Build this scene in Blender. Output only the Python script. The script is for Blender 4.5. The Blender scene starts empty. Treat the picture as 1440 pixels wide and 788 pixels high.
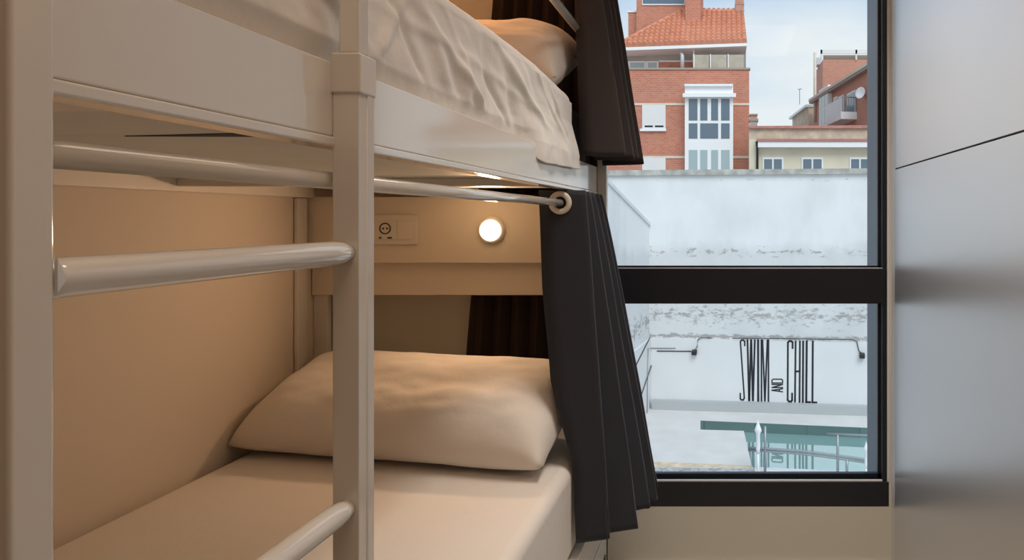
import bpy, bmesh, math, random
from mathutils import Vector, Matrix, noise

random.seed(7)
S = bpy.context.scene
COL = S.collection
PI = math.pi

# ------------------------------------------------------------------ camera / world / lights / exposure
CAM_Z, F = 1.35, 950.0            # eye height, focal length in px of the 1440 px frame
VPX, VPY = 1023.0, 308.0          # vanishing point of the room's long axis
cam = bpy.data.cameras.new('camera')
camo = bpy.data.objects.new('camera', cam)
COL.objects.link(camo)
camo.location = (0, 0, CAM_Z)
camo.rotation_euler = (PI / 2, 0, 0)
cam.sensor_width = 36
cam.lens = F / 1440 * 36
cam.shift_x = -(VPX - 720) / 1440
cam.shift_y = -(394 - VPY) / 1440
cam.clip_start = 0.02
cam.clip_end = 500
S.camera = camo

S.view_settings.view_transform = 'Standard'
S.view_settings.look = 'None'
S.view_settings.gamma = 1
S.view_settings.use_curve_mapping = False
S.view_settings.exposure = 0.0

w = bpy.data.worlds.new('sky')
S.world = w
w.use_nodes = True
nt = w.node_tree
nt.nodes.clear()
tc = nt.nodes.new('ShaderNodeTexCoord')
mp = nt.nodes.new('ShaderNodeMapping')
mp.inputs['Scale'].default_value = (3.0, 3.0, 7.0)
mp.inputs['Location'].default_value = (0.9, 0.0, 0.0)
nz = nt.nodes.new('ShaderNodeTexNoise')
nz.inputs['Scale'].default_value = 1.1
nz.inputs['Detail'].default_value = 6
nz.inputs['Roughness'].default_value = 0.5
sx = nt.nodes.new('ShaderNodeSeparateXYZ')
gr = nt.nodes.new('ShaderNodeMapRange')            # more blue higher up
gr.inputs['From Min'].default_value = 0.12
gr.inputs['From Max'].default_value = 0.34
gr.inputs['To Min'].default_value = 0.30
gr.inputs['To Max'].default_value = -0.12
ad = nt.nodes.new('ShaderNodeMath'); ad.operation = 'ADD'
rp = nt.nodes.new('ShaderNodeValToRGB')
rp.color_ramp.elements[0].position = 0.33
rp.color_ramp.elements[0].color = (0.56, 0.70, 0.90, 1)
rp.color_ramp.elements[1].position = 0.72
rp.color_ramp.elements[1].color = (0.91, 0.93, 0.95, 1)
bg = nt.nodes.new('ShaderNodeBackground')
bg.inputs['Strength'].default_value = 0.98
wo = nt.nodes.new('ShaderNodeOutputWorld')
L = nt.links.new
L(tc.outputs['Generated'], mp.inputs['Vector'])
L(mp.outputs['Vector'], nz.inputs['Vector'])
L(tc.outputs['Generated'], sx.inputs[0])
L(sx.outputs['Z'], gr.inputs['Value'])
L(nz.outputs['Fac'], ad.inputs[0])
L(gr.outputs['Result'], ad.inputs[1])
L(ad.outputs[0], rp.inputs['Fac'])
L(rp.outputs['Color'], bg.inputs['Color'])
L(bg.outputs[0], wo.inputs['Surface'])

def light(name, kind, loc, energy, color, size=0.1, size_y=None, rot=(0, 0, 0)):
    l = bpy.data.lights.new(name, kind)
    l.energy = energy
    l.color = color
    if kind == 'AREA':
        l.size = size
        if size_y:
            l.shape = 'RECTANGLE'; l.size_y = size_y
    elif kind == 'POINT':
        l.shadow_soft_size = size
    elif kind == 'SUN':
        l.angle = size
    o = bpy.data.objects.new(name, l)
    COL.objects.link(o)
    o.location = loc
    o.rotation_euler = rot
    return o

# hazy sun from behind the building: it lights the facades across the yard and never enters the window
light('hazy_sun', 'SUN', (0, -5, 20), 2.0, (1.0, 0.96, 0.92), math.radians(35), rot=(math.radians(42), 0, math.radians(20)))
# the room's ceiling lamp over the aisle, near the window
light('ceiling_lamp_light', 'AREA', (0.26, 1.66, 2.69), 8, (1.0, 0.91, 0.82), 0.36, 0.85).data.spread = math.radians(92)
# added wide fill light, no known lamp, over the doorway end of the aisle
light('entrance_fill_light', 'AREA', (0.08, 0.10, 2.69), 7.0, (1.0, 0.76, 0.57), 0.8, 0.9)

# ------------------------------------------------------------------ helpers
def at(u, v, y):
    """point seen at photo pixel (u, v) on the plane at distance y"""
    return Vector(((u - VPX) * y / F, y, CAM_Z - (v - VPY) * y / F))

def px(u, y): return (u - VPX) * y / F
def pz(v, y): return CAM_Z - (v - VPY) * y / F

class MB:
    def __init__(self):
        self.bm = bmesh.new()
    def box(self, x0, x1, y0, y1, z0, z1):
        if x0 > x1: x0, x1 = x1, x0
        if y0 > y1: y0, y1 = y1, y0
        if z0 > z1: z0, z1 = z1, z0
        v = [self.bm.verts.new(p) for p in ((x0,y0,z0),(x1,y0,z0),(x1,y1,z0),(x0,y1,z0),(x0,y0,z1),(x1,y0,z1),(x1,y1,z1),(x0,y1,z1))]
        for f in ((0,3,2,1),(4,5,6,7),(0,1,5,4),(1,2,6,5),(2,3,7,6),(3,0,4,7)):
            self.bm.faces.new([v[i] for i in f])
        return self
    def hexa(self, low, high):
        """two rings of points (same count) joined and capped"""
        a = [self.bm.verts.new(p) for p in low]
        b = [self.bm.verts.new(p) for p in high]
        n = len(a)
        self.bm.faces.new(a[::-1]); self.bm.faces.new(b)
        for i in range(n):
            self.bm.faces.new((a[i], a[(i+1) % n], b[(i+1) % n], b[i]))
        return self
    def prism(self, pts, vec):
        vec = Vector(vec)
        return self.hexa([Vector(p) for p in pts], [Vector(p) + vec for p in pts])
    def tube(self, pts, r, seg=16, caps=True, flat=None):
        """round bar along pts; r a number or a list; flat=(sx, sy) squashes it"""
        pts = [Vector(p) for p in pts]
        rs = r if isinstance(r, (list, tuple)) else [r] * len(pts)
        rings = []
        up0 = Vector((0, 0, 1))
        for i, p in enumerate(pts):
            d = (pts[min(i+1, len(pts)-1)] - pts[max(i-1, 0)]).normalized()
            u = up0 if abs(d.dot(up0)) < 0.95 else Vector((1, 0, 0))
            a = d.cross(u).normalized(); b = a.cross(d).normalized()
            fx, fy = flat or (1, 1)
            rings.append([self.bm.verts.new(p + a * (rs[i] * fx * math.cos(2*PI*k/seg)) + b * (rs[i] * fy * math.sin(2*PI*k/seg))) for k in range(seg)])
        for i in range(len(rings) - 1):
            for k in range(seg):
                self.bm.faces.new((rings[i][k], rings[i][(k+1) % seg], rings[i+1][(k+1) % seg], rings[i+1][k]))
        if caps:
            self.bm.faces.new(rings[0][::-1]); self.bm.faces.new(rings[-1])
        return self
    def lathe(self, c, axis, prof, seg=40):
        """prof: list of (distance along axis, radius)"""
        ax = Vector(axis).normalized()
        u = Vector((0, 0, 1)) if abs(ax.z) < 0.9 else Vector((1, 0, 0))
        a = ax.cross(u).normalized(); b = ax.cross(a).normalized()
        c = Vector(c)
        rings = []
        for d, r in prof:
            if r < 1e-6:
                rings.append([self.bm.verts.new(c + ax * d)])
            else:
                rings.append([self.bm.verts.new(c + ax*d + a*(r*math.cos(2*PI*k/seg)) + b*(r*math.sin(2*PI*k/seg))) for k in range(seg)])
        for i in range(len(rings) - 1):
            p, q = rings[i], rings[i+1]
            for k in range(seg):
                k2 = (k+1) % seg
                if len(p) == 1 and len(q) == 1: continue
                if len(p) == 1: self.bm.faces.new((p[0], q[k], q[k2]))
                elif len(q) == 1: self.bm.faces.new((p[k], q[0], p[k2]))
                else: self.bm.faces.new((p[k], q[k], q[k2], p[k2]))
        return self
    def torus(self, c, axis, R, r, seg=40, rs=12):
        prof = [(r*math.sin(2*PI*j/rs), R + r*math.cos(2*PI*j/rs)) for j in range(rs + 1)]
        return self.lathe(c, axis, prof, seg)
    def grid(self, nu, nv, fn, closed_u=False):
        g = [[self.bm.verts.new(fn(i / (nu if closed_u else nu - 1), j / (nv - 1))) for j in range(nv)] for i in range(nu)]
        for i in range(nu if closed_u else nu - 1):
            for j in range(nv - 1):
                i2 = (i + 1) % nu
                self.bm.faces.new((g[i][j], g[i2][j], g[i2][j+1], g[i][j+1]))
        return self
    def build(self, name, mat, parent=None, bevel=0, smooth=False, seg=2, solid=0, subd=0):
        bmesh.ops.remove_doubles(self.bm, verts=self.bm.verts, dist=1e-6)
        bmesh.ops.recalc_face_normals(self.bm, faces=self.bm.faces)
        if parent is not None:
            org = Vector(parent['_o'])
        else:
            xs = [v.co for v in self.bm.verts]
            mn = Vector((min(p[i] for p in xs) for i in range(3))); mx = Vector((max(p[i] for p in xs) for i in range(3)))
            org = Vector(((mn.x+mx.x)/2, (mn.y+mx.y)/2, mn.z))
        for v in self.bm.verts: v.co -= org
        me = bpy.data.meshes.new(name)
        self.bm.to_mesh(me); self.bm.free()
        if smooth:
            for p in me.polygons: p.use_smooth = True
        me.materials.append(mat)
        o = bpy.data.objects.new(name, me)
        COL.objects.link(o)
        o['_o'] = tuple(org)
        if parent is not None: o.parent = parent
        else: o.location = org
        if solid:
            m = o.modifiers.new('thickness', 'SOLIDIFY'); m.thickness = solid; m.offset = 0
        if bevel:
            m = o.modifiers.new('bevel', 'BEVEL'); m.width = bevel; m.segments = seg; m.limit_method = 'ANGLE'; m.angle_limit = math.radians(40)
            for p in me.polygons: p.use_smooth = True
            m.harden_normals = True
        if subd:
            m = o.modifiers.new('sub', 'SUBSURF'); m.levels = subd; m.render_levels = subd
        return o

def tag(o, label, cat, group=None):
    o['label'] = label; o['category'] = cat
    if group: o['group'] = group
    return o

def thing(name, loc, label, cat, group=None):
    o = bpy.data.objects.new(name, None)
    o.empty_display_size = 0.05
    COL.objects.link(o)
    o.location = loc
    o['_o'] = tuple(loc)
    return tag(o, label, cat, group)

def struct(o):
    o['kind'] = 'structure'
    return o

# ------------------------------------------------------------------ materials
def mat(name, rgb, rough=0.6, metal=0, spec=0.5, bump=None, vary=None, coat=0, sheen=0):
    m = bpy.data.materials.new(name)
    m.use_nodes = True
    t = m.node_tree
    b = t.nodes['Principled BSDF']
    b.inputs['Base Color'].default_value = (*rgb, 1)
    b.inputs['Roughness'].default_value = rough
    b.inputs['Metallic'].default_value = metal
    b.inputs['Specular IOR Level'].default_value = spec
    if coat:
        b.inputs['Coat Weight'].default_value = coat
        b.inputs['Coat Roughness'].default_value = 0.08
    if sheen:
        b.inputs['Sheen Weight'].default_value = sheen
        b.inputs['Sheen Roughness'].default_value = 0.35
    tx = t.nodes.new('ShaderNodeTexCoord')
    if vary:
        sc, amt = vary
        n = t.nodes.new('ShaderNodeTexNoise'); n.inputs['Scale'].default_value = sc; n.inputs['Detail'].default_value = 5
        r = t.nodes.new('ShaderNodeValToRGB')
        r.color_ramp.elements[0].position = 0.3; r.color_ramp.elements[1].position = 0.7
        r.color_ramp.elements[0].color = (*[c * (1 - amt) for c in rgb], 1)
        r.color_ramp.elements[1].color = (*[min(1, c * (1 + amt)) for c in rgb], 1)
        t.links.new(tx.outputs['Object'], n.inputs['Vector'])
        t.links.new(n.outputs['Fac'], r.inputs['Fac'])
        t.links.new(r.outputs['Color'], b.inputs['Base Color'])
    if bump:
        sc, st = bump
        n = t.nodes.new('ShaderNodeTexNoise'); n.inputs['Scale'].default_value = sc; n.inputs['Detail'].default_value = 4
        bp = t.nodes.new('ShaderNodeBump'); bp.inputs['Strength'].default_value = st; bp.inputs['Distance'].default_value = 0.01
        t.links.new(tx.outputs['Object'], n.inputs['Vector'])
        t.links.new(n.outputs['Fac'], bp.inputs['Height'])
        t.links.new(bp.outputs['Normal'], b.inputs['Normal'])
    return m

def emit(name, rgb, strength):
    m = bpy.data.materials.new(name); m.use_nodes = True
    t = m.node_tree; t.nodes.clear()
    e = t.nodes.new('ShaderNodeEmission'); e.inputs[0].default_value = (*rgb, 1); e.inputs[1].default_value = strength
    o = t.nodes.new('ShaderNodeOutputMaterial'); t.links.new(e.outputs[0], o.inputs[0])
    return m

def glass(name, tint=(0.93, 0.97, 0.98), refl=0.05):
    m = bpy.data.materials.new(name); m.use_nodes = True
    t = m.node_tree; t.nodes.clear()
    tr = t.nodes.new('ShaderNodeBsdfTransparent'); tr.inputs[0].default_value = (*tint, 1)
    gl = t.nodes.new('ShaderNodeBsdfGlossy'); gl.inputs['Roughness'].default_value = 0.02
    mx = t.nodes.new('ShaderNodeMixShader'); mx.inputs[0].default_value = refl
    o = t.nodes.new('ShaderNodeOutputMaterial')
    t.links.new(tr.outputs[0], mx.inputs[1]); t.links.new(gl.outputs[0], mx.inputs[2]); t.links.new(mx.outputs[0], o.inputs[0])
    return m

def brick(name, c1, c2, mortar, scale=1.0, msize=0.012):
    m = mat(name, c1, 0.85)
    t = m.node_tree; b = t.nodes['Principled BSDF']
    g = t.nodes.new('ShaderNodeTexCoord')
    s = t.nodes.new('ShaderNodeSeparateXYZ'); c = t.nodes.new('ShaderNodeCombineXYZ')
    a = t.nodes.new('ShaderNodeMath'); a.operation = 'ADD'
    k = t.nodes.new('ShaderNodeTexBrick')
    k.inputs['Color1'].default_value = (*c1, 1); k.inputs['Color2'].default_value = (*c2, 1); k.inputs['Mortar'].default_value = (*mortar, 1)
    k.inputs['Scale'].default_value = scale; k.inputs['Mortar Size'].default_value = msize
    k.inputs['Brick Width'].default_value = 0.25; k.inputs['Row Height'].default_value = 0.11; k.inputs['Bias'].default_value = 0
    n = t.nodes.new('ShaderNodeTexNoise'); n.inputs['Scale'].default_value = 1.3; n.inputs['Detail'].default_value = 5
    mx = t.nodes.new('ShaderNodeMix'); mx.data_type = 'RGBA'; mx.blend_type = 'MULTIPLY'; mx.inputs['Factor'].default_value = 0.35
    t.links.new(g.outputs['Object'], s.inputs[0])
    t.links.new(s.outputs['X'], a.inputs[0]); t.links.new(s.outputs['Y'], a.inputs[1])
    t.links.new(a.outputs[0], c.inputs['X']); t.links.new(s.outputs['Z'], c.inputs['Y'])
    t.links.new(c.outputs[0], k.inputs['Vector'])
    t.links.new(g.outputs['Object'], n.inputs['Vector'])
    t.links.new(k.outputs['Color'], mx.inputs['A']); t.links.new(n.outputs['Fac'], mx.inputs['B'])
    mx2 = t.nodes.new('ShaderNodeMix'); mx2.data_type = 'RGBA'; mx2.blend_type = 'MIX'; mx2.inputs['Factor'].default_value = 0.5
    t.links.new(k.outputs['Color'], mx2.inputs['A']); t.links.new(mx.outputs['Result'], mx2.inputs['B'])
    t.links.new(mx2.outputs['Result'], b.inputs['Base Color'])
    return m

def old_plaster(name, base, bands):
    """whitewashed rendering; bands = (z centre, half height, strength) where the paint has flaked to dark specks"""
    m = mat(name, base, 0.9)
    t = m.node_tree; b = t.nodes['Principled BSDF']
    g = t.nodes.new('ShaderNodeNewGeometry')
    s = t.nodes.new('ShaderNodeSeparateXYZ'); t.links.new(g.outputs['Position'], s.inputs[0])
    n1 = t.nodes.new('ShaderNodeTexNoise'); n1.inputs['Scale'].default_value = 0.9; n1.inputs['Detail'].default_value = 8; n1.inputs['Roughness'].default_value = 0.62
    mp1 = t.nodes.new('ShaderNodeMapping'); mp1.inputs['Scale'].default_value = (1, 1, 0.55)
    t.links.new(g.outputs['Position'], mp1.inputs[0]); t.links.new(mp1.outputs[0], n1.inputs['Vector'])
    r1 = t.nodes.new('ShaderNodeValToRGB')
    r1.color_ramp.elements[0].position = 0.30; r1.color_ramp.elements[0].color = (*[c * 0.87 for c in base], 1)
    r1.color_ramp.elements[1].position = 0.56; r1.color_ramp.elements[1].color = (*base, 1)
    t.links.new(n1.outputs['Fac'], r1.inputs['Fac'])
    n2 = t.nodes.new('ShaderNodeTexNoise'); n2.inputs['Scale'].default_value = 10; n2.inputs['Detail'].default_value = 9; n2.inputs['Roughness'].default_value = 0.72
    mp2 = t.nodes.new('ShaderNodeMapping'); mp2.inputs['Scale'].default_value = (0.6, 0.6, 1.3)
    t.links.new(g.outputs['Position'], mp2.inputs[0]); t.links.new(mp2.outputs[0], n2.inputs['Vector'])
    prev = None
    for zc, hh, st in bands:
        d = t.nodes.new('ShaderNodeMath'); d.operation = 'SUBTRACT'; d.inputs[1].default_value = zc
        t.links.new(s.outputs['Z'], d.inputs[0])
        ab = t.nodes.new('ShaderNodeMath'); ab.operation = 'ABSOLUTE'; t.links.new(d.outputs[0], ab.inputs[0])
        mr = t.nodes.new('ShaderNodeMapRange'); mr.inputs['From Min'].default_value = hh; mr.inputs['From Max'].default_value = 0
        mr.inputs['To Min'].default_value = 0; mr.inputs['To Max'].default_value = st
        t.links.new(ab.outputs[0], mr.inputs['Value'])
        if prev is None: prev = mr.outputs[0]
        else:
            mxm = t.nodes.new('ShaderNodeMath'); mxm.operation = 'MAXIMUM'
            t.links.new(prev, mxm.inputs[0]); t.links.new(mr.outputs[0], mxm.inputs[1]); prev = mxm.outputs[0]
    su = t.nodes.new('ShaderNodeMath'); su.operation = 'ADD'
    t.links.new(n2.outputs['Fac'], su.inputs[0]); t.links.new(prev, su.inputs[1])
    r2 = t.nodes.new('ShaderNodeValToRGB')
    r2.color_ramp.elements[0].position = 0.74; r2.color_ramp.elements[0].color = (0, 0, 0, 1)
    r2.color_ramp.elements[1].position = 0.83; r2.color_ramp.elements[1].color = (1, 1, 1, 1)
    t.links.new(su.outputs[0], r2.inputs['Fac'])
    wa = t.nodes.new('ShaderNodeMath'); wa.operation = 'MULTIPLY_ADD'; wa.inputs[1].default_value = 0.8; 
    t.links.new(n1.outputs['Fac'], wa.inputs[0]); t.links.new(s.outputs['Z'], wa.inputs[2])
    wr = t.nodes.new('ShaderNodeMapRange'); wr.inputs['From Min'].default_value = 1.02; wr.inputs['From Max'].default_value = 1.28
    wr.inputs['To Min'].default_value = 0.85; wr.inputs['To Max'].default_value = 1.0
    t.links.new(wa.outputs[0], wr.inputs['Value'])
    wm_ = t.nodes.new('ShaderNodeVectorMath'); wm_.operation = 'SCALE'
    t.links.new(r1.outputs['Color'], wm_.inputs[0]); t.links.new(wr.outputs[0], wm_.inputs['Scale'])
    mx = t.nodes.new('ShaderNodeMix'); mx.data_type = 'RGBA'
    mx.inputs['B'].default_value = (0.36, 0.36, 0.36, 1)
    t.links.new(r2.outputs['Color'], mx.inputs['Factor']); t.links.new(wm_.outputs[0], mx.inputs['A'])
    t.links.new(mx.outputs['Result'], b.inputs['Base Color'])
    return m

M = {
 'lacquer': mat('white_lacquer', (0.80, 0.755, 0.68), 0.10, spec=0.7, coat=0.6),
 'lacquer_satin': mat('white_satin_lacquer', (0.78, 0.73, 0.65), 0.32),
 'board': mat('painted_board', (0.62, 0.61, 0.53), 0.55, vary=(6, 0.05)),
 'panel': mat('cream_panel', (0.76, 0.66, 0.53), 0.38),
 'wall': mat('cream_wall_paint', (0.74, 0.64, 0.52), 0.75, bump=(60, 0.05)),
 'wall_back': mat('beige_wall_paint', (0.76, 0.72, 0.61), 0.75, bump=(60, 0.05)),
 'rear': mat('brown_rear_wall', (0.42, 0.27, 0.17), 0.7),
 'ceiling': mat('white_ceiling_paint', (0.8, 0.78, 0.74), 0.85),
 'floor': mat('grey_vinyl_floor', (0.42, 0.38, 0.33), 0.4, vary=(8, 0.12)),
 'linen': mat('white_cotton', (0.82, 0.76, 0.69), 0.9, spec=0.2, bump=(45, 0.10)),
 'linen_crumpled': mat('white_crumpled_cotton', (0.85, 0.81, 0.755), 0.9, spec=0.2, bump=(30, 0.25)),
 'mattress_dark': mat('dark_mattress_cover', (0.05, 0.038, 0.03), 0.9),
 'curtain': mat('charcoal_curtain_cloth', (0.038, 0.041, 0.052), 0.8, spec=0.3, sheen=0.5, bump=(300, 0.1)),
 'curtain_up': mat('dark_taupe_curtain_cloth', (0.052, 0.044, 0.044), 0.8, spec=0.3, sheen=0.35, bump=(300, 0.1)),
 'curtain_brown': mat('dark_brown_curtain_cloth', (0.045, 0.028, 0.022), 0.85, spec=0.2),
 'plastic': mat('white_plastic', (0.75, 0.68, 0.58), 0.35),
 'black_plastic': mat('black_plastic', (0.02, 0.02, 0.02), 0.4),
 'frame': mat('black_window_aluminium', (0.015, 0.017, 0.022), 0.38),
 'reveal': mat('slate_blue_metal', (0.17, 0.21, 0.26), 0.5),
 'silver': mat('silver_strip', (0.7, 0.7, 0.72), 0.3, metal=0.8),
 'locker': mat('grey_locker_laminate', (0.72, 0.725, 0.735), 0.30, metal=0.65, spec=0.7),
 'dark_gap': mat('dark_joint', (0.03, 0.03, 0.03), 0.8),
 'handle': mat('dark_metal_handle', (0.04, 0.04, 0.045), 0.3, metal=0.6),
 'glass': glass('window_glass', (0.955, 0.985, 0.99), 0.008),
 'whitewash': old_plaster('old_whitewash', (0.77, 0.785, 0.80), [(0.62, 0.34, 0.25), (-0.1, 1.0, 0.17), (-0.75, 0.66, 0.28), (-1.24, 0.15, 0.38), (2.2, 0.12, 0.2)]),
 'whitewash_side': old_plaster('old_side_whitewash', (0.78, 0.795, 0.81), [(-0.9, 0.7, 0.30)]),
 'concrete': mat('grey_concrete_coping', (0.42, 0.42, 0.39), 0.9, vary=(5, 0.3)),
 'white_paint': mat('fresh_white_paint', (0.69, 0.70, 0.715), 0.8, vary=(1.2, 0.03)),
 'plinth': mat('grey_plinth_paint', (0.42, 0.44, 0.45), 0.8),
 'letter': mat('black_sign_paint', (0.012, 0.014, 0.02), 0.7),
 'deck': mat('pale_grey_deck_tile', (0.62, 0.62, 0.61), 0.7, vary=(2.5, 0.06)),
 'sand': mat('sandy_brick_edging', (0.62, 0.52, 0.38), 0.85, vary=(7, 0.2)),
 'gravel': mat('grey_gravel', (0.36, 0.38, 0.41), 0.95, vary=(14, 0.4)),
 'ground': mat('grey_ground', (0.35, 0.35, 0.34), 0.95),
 'steel': mat('grey_steel', (0.30, 0.34, 0.36), 0.35, metal=0.5),
 'white_metal': mat('white_painted_metal', (0.8, 0.82, 0.83), 0.4),
 'brick': brick('red_brick', (0.54, 0.19, 0.115), (0.61, 0.25, 0.165), (0.58, 0.31, 0.23)),
 'brick_far': brick('far_red_brick', (0.54, 0.225, 0.15), (0.58, 0.27, 0.19), (0.58, 0.35, 0.28)),
 'tile': mat('terracotta_roof_tile', (0.66, 0.29, 0.18), 0.8, vary=(3, 0.12)),
 'stone': mat('pale_stone', (0.68, 0.60, 0.50), 0.85, vary=(2, 0.08)),
 'white_trim': mat('white_trim', (0.84, 0.84, 0.85), 0.6),
 'white_shutter': mat('white_shutter', (0.74, 0.73, 0.72), 0.6),
 'pane': mat('dark_blue_pane', (0.10, 0.15, 0.20), 0.08, spec=1.0),
 'pane_pale': mat('pale_curtained_pane', (0.36, 0.45, 0.47), 0.15, spec=0.8),
 'terrace': mat('grey_terrace_wall', (0.40, 0.36, 0.33), 0.85, vary=(1, 0.1)),
 'frosted': mat('dusty_glass_screen', (0.44, 0.40, 0.32), 0.5, vary=(2, 0.15)),
 'cream': mat('cream_render', (0.70, 0.63, 0.49), 0.85, vary=(1.2, 0.06)),
 'ochre': mat('ochre_render', (0.56, 0.46, 0.35), 0.9, vary=(2.5, 0.2)),
 'maroon': mat('dull_red_tile_edge', (0.40, 0.17, 0.14), 0.8, vary=(4, 0.15)),
 'soffit': mat('brown_timber_soffit', (0.36, 0.30, 0.25), 0.8),
 'pale_metal': mat('pale_galvanised_metal', (0.62, 0.64, 0.66), 0.4, metal=0.3),
 'pool_tile': brick('green_pool_tile', (0.085, 0.15, 0.145), (0.20, 0.28, 0.26), (0.08, 0.13, 0.13), scale=0.28, msize=0.004),
}
_lamp = emit('lit_lamp_lens', (1.0, 0.80, 0.50), 4.0)
# pool water: teal body with a mirror-like surface
wm = bpy.data.materials.new('teal_pool_water'); wm.use_nodes = True
t = wm.node_tree; t.nodes.clear()
df = t.nodes.new('ShaderNodeBsdfDiffuse'); df.inputs[0].default_value = (0.30, 0.47, 0.47, 1)
gl = t.nodes.new('ShaderNodeBsdfGlossy'); gl.inputs[0].default_value = (0.80, 0.93, 0.93, 1); gl.inputs['Roughness'].default_value = 0.02
nn = t.nodes.new('ShaderNodeTexNoise'); nn.inputs['Scale'].default_value = 3.0
bp = t.nodes.new('ShaderNodeBump'); bp.inputs['Strength'].default_value = 0.02; bp.inputs['Distance'].default_value = 0.02
mx = t.nodes.new('ShaderNodeMixShader'); mx.inputs[0].default_value = 0.55
oo = t.nodes.new('ShaderNodeOutputMaterial')
t.links.new(nn.outputs['Fac'], bp.inputs['Height']); t.links.new(bp.outputs[0], gl.inputs['Normal'])
t.links.new(df.outputs[0], mx.inputs[1]); t.links.new(gl.outputs[0], mx.inputs[2]); t.links.new(mx.outputs[0], oo.inputs[0])
M['water'] = wm

# ------------------------------------------------------------------ room shell
XW = -1.50          # inner face of the left wall
YB = 2.56           # inner face of the window wall
XL = 0.617          # plane of the locker fronts
H = 2.72
XR = 1.20
YR = -1.7
struct(MB().box(XW, XR, YR, YB, -0.1, 0).build('floor', M['floor']))
struct(MB().box(XW, XR, YR, YB, H, H + 0.1).build('ceiling', M['ceiling']))
struct(MB().box(XW - 0.12, XW, YR, YB + 0.25, -0.1, H + 0.1).build('wall_left', M['wall']))
struct(MB().box(XR, XR + 0.12, YR, YB, -0.1, H + 0.1).build('wall_right', M['wall_back']))
struct(MB().box(XW - 0.12, XR + 0.12, YR - 0.12, YR, -0.1, H + 0.1).build('wall_rear', M['rear']))
WX0, WX1, WZ0, WZ1 = -0.53, 0.612, pz(713, YB), 2.56
wb = MB()
wb.box(XW, WX0, YB, YB + 0.10, -0.1, H + 0.1)
wb.box(WX0, XR + 0.12, YB, YB + 0.10, -0.1, WZ0)
wb.box(WX0, XR + 0.12, YB, YB + 0.10, WZ1, H + 0.1)
wb.box(WX1, XR + 0.12, YB, YB + 0.10, WZ0, WZ1)
struct(wb.build('wall_back', M['wall_back']))
struct(MB().box(XL + 0.004, XL + 0.03, 2.497, YB, 0, H).build('trim_1', M['white_trim']))
struct(MB().box(XW, XW + 0.012, YR, YB, 0, 0.07).build('baseboard_left', M['lacquer_satin']))
struct(MB().box(-0.40, XL, YB - 0.012, YB, 0, 0.055).build('baseboard_back', M['lacquer_satin']))

# window: black aluminium frame, fixed pane above the transom and another below it
win = bpy.data.objects.new('window_1', None); COL.objects.link(win)
win.location = (0.086, YB, WZ0); win['_o'] = (0.086, YB, WZ0); win['kind'] = 'structure'
FW = 0.024
zt0, zt1 = pz(427, YB), pz(378, YB)
zb = pz(678, YB)
fr = MB()
fr.box(WX0, WX1, YB, YB + 0.075, WZ0, zb)
fr.box(WX0, WX1, YB + 0.01, YB + 0.075, WZ1 - 0.07, WZ1)
fr.box(WX0, WX0 + 0.05, YB + 0.01, YB + 0.075, zb, WZ1 - 0.07)
fr.box(WX1 - FW, WX1, YB + 0.008, YB + 0.075, zb, WZ1 - 0.07)
fr.build('window_frame', M['frame'], win, bevel=0.002)
MB().box(WX0 + 0.05, WX1 - FW + 0.012, YB + 0.002, YB + 0.07, zt0, zt1).build('transom', M['frame'], win, bevel=0.002)
# slim inner sash lines and pale gaskets
sa = MB()
for (a, b) in ((zb, zt0), (zt1, WZ1 - 0.07)):
    sa.box(WX0 + 0.05, WX1 - FW, YB + 0.04, YB + 0.06, a, a + (0.017 if a == zb else 0.008))
    sa.box(WX1 - FW - 0.010, WX1 - FW, YB + 0.04, YB + 0.06, a, b)
    sa.box(WX0 + 0.05, WX1 - FW, YB + 0.04, YB + 0.06, b - 0.006, b)
sa.build('glazing_bead', M['frame'], win)
gk = MB()
gk.box(WX0 + 0.05, WX1 - FW, YB + 0.004, YB + 0.012, zb, zb + 0.005)
gk.box(WX0 + 0.05, WX1 - FW, YB + 0.006, YB + 0.012, zt1 + 0.0005, zt1 + 0.003)
gk.box(WX1 - 0.006, WX1 + 0.001, YB + 0.001, YB + 0.0075, zb, WZ1 - 0.07)
gk.build('gasket', M['white_trim'], win)
MB().box(WX0 + 0.05, WX1 - FW, YB + 0.046, YB + 0.052, zb + 0.017, zt0 - 0.006).build('pane', M['glass'], win)
MB().box(WX0 + 0.05, WX1 - FW, YB + 0.046, YB + 0.052, zt1 + 0.008, WZ1 - 0.076).build('pane', M['glass'], win)
# deep outside reveal lined in slate metal, low sloping outer ledge
rv = MB()
rv.box(WX1 - 0.006, WX1 + 0.05, YB + 0.1, 2.93, 0.1, WZ1 + 0.3)
rv.box(WX0 - 0.06, WX0 - 0.02, YB + 0.1, 2.93, 0.1, WZ1 + 0.3)
rv.hexa([(WX0 - 0.06, YB + 0.1, 0.1), (WX1, YB + 0.1, 0.1), (WX1, 2.93, 0.1), (WX0 - 0.06, 2.93, 0.1)],
        [(WX0 - 0.06, YB + 0.1, 0.30), (WX1, YB + 0.1, 0.30), (WX1, 2.93, 0.22), (WX0 - 0.06, 2.93, 0.22)])
rv.build('outer_reveal', M['reveal'], win)

# ------------------------------------------------------------------ locker wall on the right
zs = 1.35 + 0.1835
lk = thing('locker', (XL + 0.28, 0.9, 0), 'tall flat grey locker with two stacked handleless doors beside the window', 'locker')
MB().box(XL + 0.022, XR - 0.005, -0.9, 2.494, 0.0, 2.70).build('body', M['dark_gap'], lk)
MB().box(XL, XL + 0.02, -0.9, 2.494, 0.03, zs - 0.0022).build('door', M['locker'], lk, bevel=0.0012)
MB().box(XL, XL + 0.02, -0.9, 2.494, zs + 0.0022, 2.70).build('door', M['locker'], lk, bevel=0.0012)
MB().box(XL + 0.004, XL + 0.021, 2.4945, 2.4968, 0.0, 2.70).build('edge_strip', M['dark_gap'], lk)

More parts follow.
